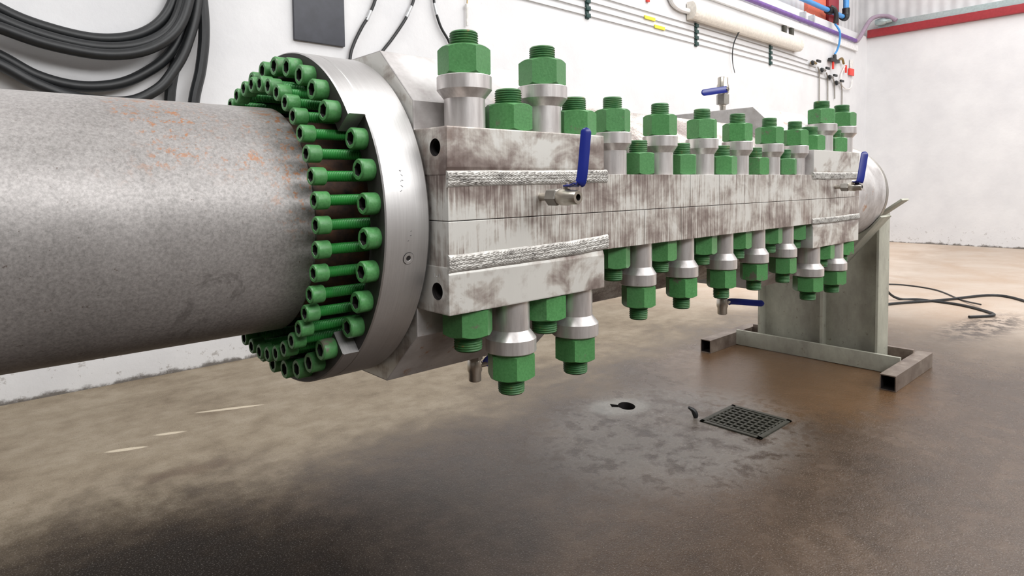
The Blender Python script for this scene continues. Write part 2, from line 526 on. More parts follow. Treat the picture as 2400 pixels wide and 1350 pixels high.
bm = bmesh.new(); add_box(bm, (-6, YW, 0), (XB, YW + 0.3, 4.13)); struct(obj('wall_left', bm, M['wall'], smooth=False))
bm = bmesh.new(); add_box(bm, (-6, YW + 0.16, 4.13), (XB, YW + 0.3, 7.4)); struct(obj('wall_left_cladding', bm, M['clad'], smooth=False))
bm = bmesh.new(); add_box(bm, (XB, -7, 0), (XB + 0.3, YW + 0.3, 4.10)); struct(obj('wall_back', bm, M['wall'], smooth=False))
bm = bmesh.new(); add_box(bm, (XB + 0.08, -7, 4.10), (XB + 0.3, YW + 0.3, 7.4)); struct(obj('wall_back_cladding', bm, M['clad'], smooth=False))
bm = bmesh.new(); add_box(bm, (-6, -7.3, 0), (XB + 0.3, -7, 7.4)); struct(obj('wall_right', bm, M['dkwall'], smooth=False))
bm = bmesh.new(); add_box(bm, (-6.3, -7.3, 0), (-6, YW + 0.3, 7.4)); struct(obj('wall_front', bm, M['dkwall'], smooth=False))  # unseen wall behind the camera, put in dark to lower camera-side light
bm = bmesh.new(); add_box(bm, (-6.3, -7.3, 7.4), (XB + 0.3, YW + 0.3, 7.6)); struct(obj('ceiling', bm, M['conc'], smooth=False))
bm = bmesh.new(); add_box(bm, (XB - 0.08, -7, 4.10), (XB + 0.08, YW - 0.02, 4.25), 0.005); struct(obj('trim_1', bm, M['red']))
bm = bmesh.new(); add_box(bm, (XB - 0.05, -7, 4.25), (XB + 0.08, YW - 0.2, 4.37), 0.01); struct(obj('trim_2', bm, M['galv']))

# ------------------------------------------------------------------ machine axis
YA, ZA = 1.60, 1.168
X0, X1, X2, X3, YF = 0.852, 1.405, 2.838, 3.38, 1.121
AX = (1, 0, 0)

# left pipe
t = thing('steel_pipe', 'wide grey mill-scale pipe with rust blooms filling the left, ending at the green bolts', 'pipe', (0.3, YA, ZA))
bm = bmesh.new()
R = 0.283
add_lathe(bm, [(-3.2, R - 0.03), (-3.2, R), (-1.5, R), (0, R), (0.3, R), (0.628, R), (0.634, R - 0.005), (0.634, 0.2)], (0, YA, ZA), AX, 96)
obj('pipe_body', bm, M['pipe'], t)
bm = bmesh.new()
add_lathe(bm, [(0.634, 0.262), (0.71, 0.262), (0.79, 0.275)], (0, YA, ZA), AX, 72)
obj('neck', bm, M['rusty'], t)

# round flange with its bolts
fl = thing('end_flange', 'round turned steel flange ringed by green socket bolts between the pipe and long clamp', 'flange', (0.78, YA, ZA))
bm = bmesh.new()
RF = 0.427
add_lathe(bm, [(0.80, 0.27), (0.80, 0.362), (0.7225, 0.362), (0.722, 0.424), (0.725, RF), (0.835, RF), (0.838, RF - 0.003), (0.846, RF - 0.012), (0.846, 0.27)],
          (0, YA, ZA), AX, 128, [1, 1, 1, 0, 0, 0, 0, 1])
obj('flange_ring', bm, [M['flange'], M['dark']], fl, 30)

def ring_pt(x, r, deg):
    a = math.radians(deg)
    return Vector((x, YA - r * math.cos(a), ZA + r * math.sin(a)))

def sector(a0, a1):
    bm = bmesh.new()
    n = 48
    secs = []
    for i in range(n + 1):
        a = a0 + (a1 - a0) * i / n
        secs.append([bm.verts.new(ring_pt(x, r, a)) for x, r in ((0.7215, 0.364), (0.682, 0.364), (0.680, 0.366), (0.680, 0.424), (0.683, RF), (0.7215, RF))])
    m = len(secs[0])
    for i in range(n):
        for j in range(m):
            f = bm.faces.new([secs[i][j], secs[i][(j + 1) % m], secs[i + 1][(j + 1) % m], secs[i + 1][j]])
            f.material_index = 0 if j >= 3 else 1
    bm.faces.new(secs[0]); bm.faces.new(secs[-1][::-1])
    return bm
obj('retaining_segment', sector(34.6, 145.4), [M['flange'], M['dark']], fl, 30)
obj('retaining_segment', sector(-134.5, -45.5), [M['flange'], M['dark']], fl, 30)

def socket_bolt(hr, hl, sr, sl, n=36):
    """Axis along +x: head front at x=0, head to x=hl, threaded shank to x=hl+sl. Hexagon socket in the front."""
    bm = bmesh.new()
    def ring(x, rf):
        return [bm.verts.new((x, rf(2 * PI * k / n) * math.cos(2 * PI * k / n), rf(2 * PI * k / n) * math.sin(2 * PI * k / n))) for k in range(n)]
    hexr = lambda s: (lambda a: s / math.cos((a % (PI / 3)) - PI / 6))
    circ = lambda r: (lambda a: r)
    rs = [([ring(hl * 0.62, hexr(hr * 0.49))], 1)]
    seq = [(hl * 0.62, hexr(hr * 0.55), 2), (0.0008, hexr(hr * 0.555), 0), (0, hexr(hr * 0.585), 0), (0, circ(hr * 0.90), 0), (hl * 0.09, circ(hr), 0), (hl * 0.95, circ(hr), 0), (hl, circ(hr * 0.96), 0), (hl, circ(sr), 1)]
    x = hl
    pitch = 0.0042
    m = int(sl / pitch)
    for i in range(m):
        seq += [(x + pitch * 0.5, circ(sr * 0.90), 1), (x + pitch, circ(sr), 1)]
        x += pitch
    rings = [ring(a, f) for a, f, _ in seq]
    for i in range(len(rings) - 1):
        mi = seq[i + 1][2]
        if i == 0: mi = 2
        for k in range(n):
            f = bm.faces.new([rings[i][k], rings[i][(k + 1) % n], rings[i + 1][(k + 1) % n], rings[i + 1][k]])
            f.material_index = mi
    f = bm.faces.new(rings[0]); f.material_index = 2
    bm.faces.new(rings[-1])
    me_bm = bmesh.new()
    merge(me_bm, bm)
    for v in rs[0][0][0]: pass
    # drop the loose helper ring
    loose = [v for v in me_bm.verts if not v.link_faces]
    bmesh.ops.delete(me_bm, geom=loose, context='VERTS')
    return me_bm

def place_bolts(proto, count, off, r, xfun):
    for i in range(count):
        deg = off + 360.0 / count * i
        dd = (deg + 180) % 360 - 180
        o = proto if i == 0 else proto.copy()
        if i: COL.objects.link(o)
        o.parent = fl
        p = ring_pt(xfun(dd), r, deg) - fl.location
        o.location = p
        o.rotation_euler = (rnd.uniform(0, PI / 3), 0, 0)

gm = [M['green'], M['bthread'], M['pit']]
pb = obj('socket_bolt', socket_bolt(0.0198, 0.031, 0.0122, 0.165), gm, fl, 30, rel=True)
place_bolts(pb, 40, -0.2, 0.341, lambda d: 0.600)
pb = obj('socket_bolt', socket_bolt(0.0245, 0.034, 0.0150, 0.012), gm, fl, 30, rel=True)
def outer_x(d):
    ins = (34.6 < d < 145.4) or (-134.5 < d < -45.5)
    return 0.6465 if ins else 0.6885
place_bolts(pb, 32, 6.4, 0.389, outer_x)
# ringed port hole on the rim, its shaded opening a flat black disc
bm = bmesh.new()
pd = ring_pt(0, 1, -11.0) - ring_pt(0, 0, -11.0)
po = ring_pt(0.784, RF - 0.004, -11.0)
add_lathe(bm, [(0.0043, 0.0), (0.0043, 0.0058), (0.0052, 0.0066), (0.0054, 0.0132), (0.0046, 0.0142), (0.0, 0.0145)], po, pd, 32, [1, 0, 0, 1, 1])
obj('port_hole', bm, [M['flange'], M['pit']], fl, 30)
# worn punch marks stamped one above the other on the rim
bm = bmesh.new()
def mark(x, deg, pts):
    """pts in millimetres: along the pipe, and up the rim."""
    P = [ring_pt(x + a * 0.001, RF + 0.00005, deg + math.degrees(b * 0.001 / RF)) for a, b in pts]
    add_tube(bm, P, 0.0006, 6, 0)
mark(0.772, 15.6, [(-3, 1.5), (0, -2), (3, 1.5), (-3, 1.5)])
mark(0.774, 14.2, [(-2.5, 2), (2.5, -1.5)])
mark(0.772, 12.5, [(-2.5, -2), (-2, 0.5), (1, 2), (3.5, 0.5)])
mark(0.770, 10.9, [(-2.5, 2), (3, -1.8)])
mark(0.767, 9.4, [(-2, -1.5), (0, 0.5), (2.5, 2)])
for x, d in ((0.788, -2.7), (0.787, -4.0), (0.781, -5.6)):
    mark(x, d, [(-1.5, -0.6), (1.5, 0.6)])
obj('stamped_marks', bm, M['dark'], fl)

# ------------------------------------------------------------------ long clamp
cl = thing('clamp_connector', 'long split steel clamp body with bolted side flanges, green studs and weld bands', 'pipe clamp', (2.1, YA, ZA))
G = 0.0009
def halfpoly(zf, zs, za, ys, yt, sgn):
    """Half section: flange height zf, shoulder (ys, zs), top half width yt at za."""
    p = [(YF, G), (YF, zf), (YA - ys, zf), (YA - ys, zs), (YA - yt, za), (YA + yt, za), (YA + ys, zs), (YA + ys, zf), (2 * YA - YF, zf), (2 * YA - YF, G)]
    return [(y, ZA + sgn * z) for y, z in p]
for s in (1, -1):
    bm = bmesh.new()
    add_prism(bm, halfpoly(0.106, 0.20, 0.345, 0.345, 0.16, s), 0, X0 + 0.001, X3 - 0.001, 0.0015)
    # tapering shoulders of the round barrel between the end blocks
    obj('clamp_bar', bm, [M['bar']], cl, smooth=False)
for xa, xb in ((X0, X1), (X2, X3)):
    for s in (1, -1):
        bm = bmesh.new()
        zf = 0.2145
        p = [(YF + 0.0002, 0.122), (YF + 0.0002, zf), (YA - 0.35, zf), (YA - 0.35, 0.284), (YA - 0.205, 0.425), (YA + 0.205, 0.425), (YA + 0.35, 0.284), (YA + 0.35, zf), (2 * YA - YF, zf), (2 * YA - YF, 0.104), (YF + 0.006, 0.104)]
        add_prism(bm, [(y, ZA + s * z) for y, z in p], 0, xa, xb, 0.003)
        o = obj('clamp_block', bm, [M['block'], M['steel'], M['pit']], cl, smooth=False)
        if xa == X0:
            cs = []
            bmc = bmesh.new()
            zh = 0.168 if s > 0 else -0.163
            add_lathe(bmc, [(-0.05, 0), (-0.05, 0.0205), (0.006, 0.0205), (0.006, 0.0175), (0.06, 0.0175), (0.06, 0)], (X0, 1.166, ZA + zh), AX, 32)
            c = obj('cutter', bmc, M['pit']); cs.append(c)
            c.location = c.location
            cc = cl.location
            for v in c.data.vertices: v.co = v.co - cc
            c.parent = cl
            bpy.context.view_layer.update()
            cut(o, cs)
        # body (octagon) faces get the weathered steel
        for pl in o.data.polygons:
            w = pl.center + cl.location
            if w.y > YA - 0.352 and abs(w.z - ZA) > 0.216 or (abs(pl.normal.x) > 0.9 and len(pl.vertices) > 12 and False):
                pl.material_index = 1
            if xa == X2 and pl.normal.x < -0.9:  # far block's end face painted in paler steel to brighten its shade
                pl.material_index = 1
            if abs(w.y - 1.166) < 0.021 and abs(abs(w.z - ZA) - 0.166) < 0.024 and w.x > X0 + 0.003 and w.x < X0 + 0.07 and xa == X0:
                pl.material_index = 2

def weld(x0, x1, za, zb, rise0, rise1, seed):
    """Multi-pass weld band on the front face: rows of rippled beads between heights za and zb."""
    r2 = random.Random(seed)
    bm = bmesh.new()
    nu, nv, beads = 420, 40, 5
    ph = [r2.uniform(0, 6) for _ in range(12)]
    V = []
    for i in range(nu + 1):
        u = i / nu
        x = x0 + (x1 - x0) * u
        row = []
        for j in range(nv + 1):
            v = j / nv
            wob = 0.0010 * math.sin(7 * u + ph[0]) + 0.0004 * math.sin(31 * u + ph[1] + 2 * v)
            z = za + (zb - za) * v + wob + rise0 * (1 - u) ** 2 + rise1 * u ** 2
            b = v * beads
            fr = abs(math.sin(PI * b))
            rip = 0.0016 * math.sin(260 * u + 7 * math.sin(17 * u + ph[3]) + 3.0 * int(b) + 1.2 * math.cos(PI * b * 2))
            env = min(1, 5 * min(v, 1 - v))
            d = env * (0.0034 + 0.0020 * fr ** 0.7 + 0.6 * rip + r2.uniform(-0.0006, 0.0006))
            if j in (0, nv): d = -0.004
            row.append(bm.verts.new((x, YF - d, z)))
        V.append(row)
    for i in range(nu):
        for j in range(nv):
            bm.faces.new([V[i][j], V[i + 1][j], V[i + 1][j + 1], V[i][j + 1]])
    for e in (V[0], V[-1]):
        back = [bm.verts.new((v.co.x, YF + 0.004, v.co.z)) for v in e]
        for j in range(nv):
            bm.faces.new([e[j], e[j + 1], back[j + 1], back[j]])
    return bm
obj('weld_band', weld(X0 - 0.001, X1 + 0.012, ZA + 0.081, ZA + 0.119, -0.006, 0.0, 1), M['weld'], cl, 60)
obj('weld_band', weld(X0 - 0.001, X1 + 0.014, ZA - 0.119, ZA - 0.077, 0.002, 0.014, 2), M['weld'], cl, 60)
obj('weld_band', weld(X2 - 0.014, X3 + 0.001, ZA + 0.083, ZA + 0.118, 0, 0, 3), M['weld'], cl, 60)
obj('weld_band', weld(X2 - 0.014, X3 + 0.001, ZA - 0.112, ZA - 0.083, 0, 0, 4), M['weld'], cl, 60)

# three pale stamped strokes above the lower bolt hole on the end face
bm = bmesh.new()
for p in (((1.1765, 1.046), (1.1765, 1.038)), ((1.168, 1.040), (1.1665, 1.0385)), ((1.161, 1.0405), (1.157, 1.0465), (1.157, 1.0375))):
    add_tube(bm, [(X0 - 0.0002, y, z) for y, z in p], 0.0006, 6, 0)
obj('stamped_marks', bm, M['silver'], cl)

# studs
def nut_bm(af, h, ri, n=48):
    bm = bmesh.new()
    rin = af * 0.5 * 0.97
    hexr = lambda a: af * 0.5 / math.cos((a % (PI / 3)) - PI / 6)
    def ring(zf, rf):
        return [bm.verts.new((rf(a) * math.cos(a), rf(a) * math.sin(a), zf(a))) for a in (2 * PI * k / n for k in range(n))]
    ch = lambda a: max(0.0, hexr(a) - rin) * 0.62
    rings = [ring(lambda a: 0, lambda a: ri), ring(lambda a: 0, lambda a: rin), ring(ch, hexr), ring(lambda a: h - ch(a), hexr), ring(lambda a: h, lambda a: rin), ring(lambda a: h, lambda a: ri)]
    for i in range(5):
        for k in range(n):
            bm.faces.new([rings[i][k], rings[i][(k + 1) % n], rings[i + 1][(k + 1) % n], rings[i + 1][k]])
    return bm

def rod_bm(r, z0, z1, tz):
    """Stud along z from z0 to z1; ridged thread on the last tz at both ends."""
    bm = bmesh.new()
    prof = [(z0, 0), (z0, r * 0.86), (z0 + 0.004, r * 0.97)]
    p = 0.0058
    z = z0 + 0.004
    while z < z0 + tz:
        prof += [(z + p * 0.45, r * 0.91), (z + p * 0.55, r * 0.91), (z + p, r)]
        z += p
    prof += [(z + 0.01, r * 0.93), (z1 - tz - 0.01, r * 0.93)]
    z = z1 - tz
    while z < z1 - 0.005:
        prof += [(z, r), (z + p * 0.45, r * 0.91), (z + p * 0.55, r * 0.91)]
        z += p
    prof += [(z1 - 0.004, r * 0.97), (z1, r * 0.86), (z1, 0)]
    add_lathe(bm, prof, (0, 0, 0), (0, 0, 1), 36)
    return bm

def sleeve_bm(rs, rc, ri, z1, z2, z3):
    bm = bmesh.new()
    add_lathe(bm, [(0, ri), (0, rs), (z1, rs), (z2, rc), (z3 - 0.002, rc), (z3, rc - 0.002), (z3, ri)], (0, 0, 0), (0, 0, 1), 48)
    return bm

def dup(src, parent, loc, rx=0.0, rz=0.0):
    o = src
    if src.get('used'):
        o = src.copy()
        COL.objects.link(o)
    src['used'] = 1
    o.parent = parent
    o.location = loc
    o.rotation_euler = (rx, 0, rz)
    return o

YS = 1.186
kinds = {}
for nm, af, rr, rs, rc, hb in (('big', 0.1105, 0.0350, 0.0495, 0.0665, 0.2145), ('mid', 0.0935, 0.0292, 0.0420, 0.0560, 0.106)):
    kinds[nm] = dict(nut=obj('hex_nut', nut_bm(af, 0.069, rr * 0.9), M['green'], cl, 25, rel=True),
                     sl=obj('spacer_collar', sleeve_bm(rs, rc, rr * 0.93, 0.072, 0.093, 0.126), M['mach'], cl, 30, rel=True),
                     up=obj('stud_bolt', rod_bm(rr, -(hb + 0.108), hb + 0.232, 0.05), M['thread'], cl, 60, rel=True),
                     dn=obj('stud_bolt', rod_bm(rr, -(hb + 0.246), hb + 0.108, 0.05), M['thread'], cl, 60, rel=True), hb=hb)
studs = [(0.957, 'big', 1), (1.100, 'big', 0), (1.226, 'big', 1), (1.352, 'big', 0)]
studs += [(x, 'mid', 1 - (i % 2)) for i, x in enumerate((1.527, 1.657, 1.776, 1.905, 2.035, 2.175, 2.290, 2.430, 2.556, 2.690, 2.797))]
studs += [(2.950, 'big', 0), (3.080, 'big', 1), (3.225, 'big', 0), (3.325, 'big', 1)]
nrot = [0.48, 0.20, 0.52, 0.86, 0.50, 0.10, 0.28, 0.95, 0.52, 0.9, 0.12, 0.82, 0.05, 0.1, 0.0, 0.9, 0.5, 0.9, 0.1]
for i, (x, kd, up) in enumerate(studs):
    K = kinds[kd]
    hb = K['hb']
    st = dup(K['up'] if up else K['dn'], cl, Vector((x, YS, ZA)) - cl.location)
    tall_nut = dup(K['nut'], st, (0, 0, (hb + 0.126) if up else -(hb + 0.136)), 0 if up else PI, nrot[i] * PI / 3 + 0.85)
    dup(K['sl'], st, (0, 0, hb if up else -hb), 0 if up else PI)
    if not up:
        st.children[-1].scale = (1, 1, 1.075)
    dup(K['nut'], st, (0, 0, -hb if up else hb), PI if up else 0, rnd.uniform(0, PI / 3))

# far pipe beyond the clamp
t = thing('pipe_stub', 'short grey pipe end with raised rim resting in the stand cradle beyond the clamp', 'pipe', (3.9, YA, ZA))
bm = bmesh.new()
RP = 0.298
add_lathe(bm, [(X3 + 0.001, 0.1), (X3 + 0.001, RP), (4.385, RP), (4.385, 0.1)], (0, YA, ZA), AX, 96)
obj('pipe_body', bm, M['steel'], t)
bm = bmesh.new()
add_lathe(bm, [(4.385, 0.1), (4.385, RP - 0.004), (4.392, RP + 0.001), (4.43, RP + 0.001), (4.436, RP - 0.004), (4.436, 0.0)], (0, YA, ZA), AX, 96)
obj('end_rim', bm, M['ssdull'], t)

# ------------------------------------------------------------------ ball valves
def hexbar(bm, o, axis, af, l0, l1, mi=0):
    a, u, v = frame_from(axis)
    o = Vector(o)
    r = af / math.sqrt(3)
    prof = [(l0, 0.0, 0), (l0, 0.86, 0), (l0 + 0.003, 1, 0), (l1 - 0.003, 1, 0), (l1, 0.86, 0), (l1, 0.0, 0)]
    rings = []
    for s, k, _ in prof:
        rings.append([bm.verts.new(o + a * s + (u * math.cos(PI / 3 * q + 0.2) + v * math.sin(PI / 3 * q + 0.2)) * r * max(k, 0.02)) for q in range(6)])
    for i in range(len(rings) - 1):
        for q in range(6):
            f = bm.faces.new([rings[i][q], rings[i][(q + 1) % 6], rings[i + 1][(q + 1) % 6], rings[i + 1][q]])
            f.material_index = mi

def valve(label, base, axis, L, hpts, width, wdir, closed_end=False, group=None, hthick=0.005):
    """Small screwed ball valve standing on base along axis, overall length L; hpts = centre line of the lever."""
    t = thing('ball_valve', label, 'valve', base, group)
    k = L / 0.13
    bm = bmesh.new()
    add_lathe(bm, [(-0.004, 0), (-0.004, 0.0105 * k), (0.024 * k, 0.0105 * k), (0.026 * k, 0.013 * k), (0.034 * k, 0.013 * k), (0.034 * k, 0)], base, axis, 28)
    obj('nipple', bm, M['ss'], t)
    bm = bmesh.new()
    hexbar(bm, base, axis, 0.040 * k, 0.030 * k, 0.068 * k)
    obj('hex_end', bm, M['ssdull'], t)
    bm = bmesh.new()
    add_lathe(bm, [(0.066 * k, 0), (0.066 * k, 0.018 * k), (0.074 * k, 0.0215 * k), (0.098 * k, 0.0215 * k), (0.106 * k, 0.0185 * k), (0.127 * k, 0.0185 * k), (0.130 * k, 0.0165 * k), (0.130 * k, 0.0085 * k), (0.110 * k, 0.0080 * k), (0.110 * k, 0)], base, axis, 36, [0, 0, 0, 0, 0, 0, 0, 1, 1])
    obj('valve_body', bm, [M['ss'], M['pit']], t)
    # stem from the ball to the lever
    a = Vector(axis).normalized()
    c = Vector(base) + a * 0.086 * k
    bm = bmesh.new()
    d = (Vector(hpts[0]) - c)
    add_lathe(bm, [(0.0, 0.0), (0.0, 0.008 * k), (d.length + 0.004, 0.008 * k), (d.length + 0.004, 0.006), (d.length + 0.010, 0.006), (d.length + 0.010, 0)], c, d, 20)
    obj('stem', bm, M['ss'], t)
    # lever: flat bar with rounded tip
    P = catmull(hpts, 6) if len(hpts) > 2 else [Vector(p) for p in hpts]
    bm = bmesh.new()
    w = Vector(wdir).normalized()
    n = len(P)
    secs = []
    lens = [0]
    for i in range(1, n): lens.append(lens[-1] + (P[i] - P[i - 1]).length)
    # add extra sections near the tip for rounding
    pts = list(P)
    tip = (P[-1] - P[-2]).normalized()
    for q in (0.3, 0.6, 0.85, 1.0):
        pts.append(P[-1] + tip * width * 0.5 * q)
    for i, p in enumerate(pts):
        tg = (pts[min(i + 1, len(pts) - 1)] - pts[max(i - 1, 0)]).normalized()
        ww = (w - tg * w.dot(tg)).normalized()
        nn = tg.cross(ww)
        hw = width * 0.5
        if i >= n:
            q = (0.3, 0.6, 0.85, 1.0)[i - n]
            hw *= max(0.12, math.sqrt(max(0, 1 - q * q)))
        h = hthick * 0.5
        ring = []
        for (x, y) in ((-1, -0.45), (-0.8, -1), (0.8, -1), (1, -0.45), (1, 0.45), (0.8, 1), (-0.8, 1), (-1, 0.45)):
            ring.append(bm.verts.new(p + ww * hw * x + nn * h * y))
        secs.append(ring)
    for i in range(len(secs) - 1):
        for q in range(8):
            bm.faces.new([secs[i][q], secs[i][(q + 1) % 8], secs[i + 1][(q + 1) % 8], secs[i + 1][q]])
    bm.faces.new(secs[0]); bm.faces.new(secs[-1])
    hd = obj('lever_handle', bm, M['blue'], t, 50)
    hd['label'] = 'blue vinyl lever'
    return t

valve('steel ball valve with upright blue lever on the front of the near clamp block', (1.150, YF, 1.2165), (0, -1, 0), 0.125,
      [(1.150, 1.035, 1.243), (1.153, 1.005, 1.247), (1.158, 0.992, 1.262), (1.170, 0.988, 1.371)], 0.0255, (0.75, -0.66, 0))
valve('steel ball valve with tilted blue lever at the far end of the long clamp front', (3.078, YF, 1.2185), (0, -1, 0), 0.112,
      [(3.060, 1.040, 1.239), (3.062, 1.020, 1.241), (3.064, 1.012, 1.252), (3.092, 1.006, 1.36)], 0.032, (0.75, -0.66, -0.12))
valve('small upright ball valve with blue lever on top of the far clamp block', (2.94, YA, ZA + 0.424), (0, 0, 1), 0.175,
      [(2.925, 1.57, 1.703), (2.905, 1.575, 1.700), (2.80, 1.62, 1.682)], 0.032, (0, 0.1, 1))
valve('small ball valve hanging under the near clamp block, partly hidden by a stud', (1.318, YA, ZA - 0.424), (0, 0, -1), 0.150,
      [(1.345, 1.58, 0.650), (1.37, 1.575, 0.668), (1.46, 1.56, 0.690)], 0.028, (0, 0, 1))
valve('small ball valve with navy lever hanging under the far clamp block beside the stand', (2.946, YA, ZA - 0.424), (0, 0, -1), 0.165,
      [(2.968, 1.58, 0.640), (2.99, 1.56, 0.643), (3.07, 1.46, 0.636)], 0.032, (0, 0, 1))

# ------------------------------------------------------------------ stand
t = thing('pipe_stand', 'grey steel stand with V cradle and H-shaped tube feet holding the far pipe end', 'stand', (4.55, 1.8, 0))
def tube_foot(xa, xb, ya, yb, z0, z1, th=0.006):
    bm = bmesh.new()
    o = [(ya, z0), (yb, z0), (yb, z1), (ya, z1)]
    i_ = [(ya + th, z0 + th), (yb - th, z0 + th), (yb - th, z1 - th), (ya + th, z1 - th)]
    for x in (xa, xb):
        pass
    A = [bm.verts.new((xa, y, z)) for y, z in o]; B = [bm.verts.new((xb, y, z)) for y, z in o]
    a = [bm.verts.new((xa, y, z)) for y, z in i_]; b = [bm.verts.new((xb, y, z)) for y, z in i_]
    for q in range(4):
        r = (q + 1) % 4
        bm.faces.new([A[q], B[q], B[r], A[r]]); f = bm.faces.new([a[q], a[r], b[r], b[q]]); f.material_index = 1
        bm.faces.new([A[q], A[r], a[r], a[q]]); bm.faces.new([B[q], b[q], b[r], B[r]])
    return bm
obj('base_tube', tube_foot(4.155, 4.90, 2.345, 2.425, 0.001, 0.095), [M['tube'], M['pit']], t, smooth=False)
obj('base_tube', tube_foot(4.155, 4.90, 1.165, 1.250, 0.001, 0.095), [M['tube'], M['pit']], t, smooth=False)
bm = bmesh.new(); add_box(bm, (4.53, 1.250, 0.004), (4.555, 2.345, 0.115), 0.002)
obj('base_beam', bm, M['stand'], t)
bm = bmesh.new(); add_box(bm, (4.80, 1.250, 0.004), (4.83, 2.345, 0.115), 0.002)
obj('base_beam', bm, M['tube'], t)
bm = bmesh.new()
ZC = ZA
v0 = (YA, ZA - 0.31 * math.sqrt(2) + 0.0)
TH = math.radians(52)
def arm(y): return ZA - 0.302 / math.cos(TH) + abs(y - YA) * math.tan(TH)
web = [(1.345, 0.06), (2.19, 0.06), (2.19, arm(1.92) - 0.012), (1.92, arm(1.92) - 0.012), (YA, arm(YA) - 0.012), (1.345, arm(1.345) - 0.012)]
web = [(1.405, 0.06), (2.19, 0.06), (2.19, 0.84), (1.795, 1.03), (YA, 0.86), (1.405, 1.03)]
add_prism(bm, web, 0, 4.66, 4.675, 0.001)
obj('post_web', bm, M['stand'], t)
bm = bmesh.new(); add_box(bm, (4.57, 1.392, 0.02), (4.775, 1.407, 1.045), 0.001)
obj('post_flange', bm, M['stand'], t)
bm = bmesh.new(); add_box(bm, (4.57, 2.18, 0.02), (4.775, 2.195, 0.84), 0.001)
obj('post_flange', bm, M['stand'], t)
bm = bmesh.new(); add_box(bm, (4.60, 1.745, 0.06), (4.66, 1.765, 0.95), 0.001)
obj('post_rib', bm, M['stand'], t)
for s in (-1, 1):
    bm = bmesh.new()
    ya, yo = YA, YA + s * 0.27
    th = 0.012
    p = [(ya, arm(ya)), (yo, arm(yo)), (yo + s * th * 0.8, arm(yo) - th * 0.6), (ya, arm(ya) - th * 1.6)]
    add_prism(bm, p, 0, 4.37, 4.56, 0.001)
    obj('cradle_arm', bm, M['stand'], t)
    bm = bmesh.new()
    p = [(YA + s * 0.12, 0.965), (YA + s * 0.33, 1.127), (YA + s * 0.338, 1.117), (YA + s * 0.12, 0.949)]
    add_prism(bm, p, 0, 4.56, 4.70, 0.001)
    obj('cradle_wing', bm, M['stand'], t)

# ------------------------------------------------------------------ floor fittings
t = thing('drain_grate', 'dark iron floor grating with rows of square holes set in the wet floor', 'grate', (3.1, 1.55, 0))
bm = bmesh.new()
gx0, gx1, gy0, gy1 = 2.928, 3.272, 1.388, 1.712
for lo, hi in (((gx0, gy0), (gx1, gy0 + 0.022)), ((gx0, gy1 - 0.022), (gx1, gy1)), ((gx0, gy0), (gx0 + 0.022, gy1)), ((gx1 - 0.022, gy0), (gx1, gy1))):
    add_box(bm, (*lo, -0.02), (*hi, 0.006), 0.001)
obj('grate_frame', bm, M['iron'], t)
bm = bmesh.new()
for i in range(1, 9):
    x = gx0 + (gx1 - gx0) * i / 9
    add_box(bm, (x - 0.006, gy0 + 0.02, -0.02), (x + 0.006, gy1 - 0.02, 0.005), 0.001)
for i in range(1, 9):
    y = gy0 + (gy1 - gy0) * i / 9
    add_box(bm, (gx0 + 0.02, y - 0.005, -0.018), (gx1 - 0.02, y + 0.005, 0.003), 0.001)
obj('grate_bars', bm, M['iron'], t)

bm = bmesh.new()
add_tube(bm, [(2.955, 1.752, 0.003), (2.952, 1.754, 0.022), (2.944, 1.762, 0.042), (2.926, 1.778, 0.058)], lambda u: 0.004 + 0.011 * math.sin(PI * (0.25 + 0.7 * u)), 10)
tag(obj('debris_scrap', bm, M['black']), 'small curled dark scrap lying on the floor left of the grating', 'scrap')

def fcable(label, pts, r, group='black cables on the floor behind the stand'):
    bm = bmesh.new(); add_tube(bm, pts, r, 8)
    return tag(obj('floor_cable', bm, M['black']), label, 'cable', group)
fcable('black cable running straight right across the floor from behind the stand', [(6.2, 2.3, 0.014), (7.05, 2.03, 0.014), (7.6, 1.75, 0.014), (8.3, 1.45, 0.014), (8.1, 1.15, 0.014), (7.6, 0.95, 0.014), (7.3, 0.3, 0.014)], 0.013)
fcable('black cable bending back in a hook on the floor right of the stand', [(6.6, 2.45, 0.4), (7.0, 2.25, 0.35), (7.35, 2.10, 0.04), (7.5, 1.9, 0.013), (7.45, 1.55, 0.013), (7.2, 1.27, 0.013), (7.05, 1.24, 0.013), (6.85, 1.36, 0.013)], 0.013)
fcable('thin black cable arching farthest back on the floor right of the stand', [(8.3, 2.6, 0.008), (8.45, 2.3, 0.008), (8.3, 1.95, 0.008), (7.8, 1.62, 0.008), (7.5, 1.4, 0.03)], 0.008)

# ------------------------------------------------------------------ things on the left wall
def wtube(name, label, cat, pts, r, mat, group=None, n=10, parts=None):
    bm = bmesh.new(); add_tube(bm, pts, r, n)
    o = obj(name, bm, mat)
    tag(o, label, cat, group)
    return o

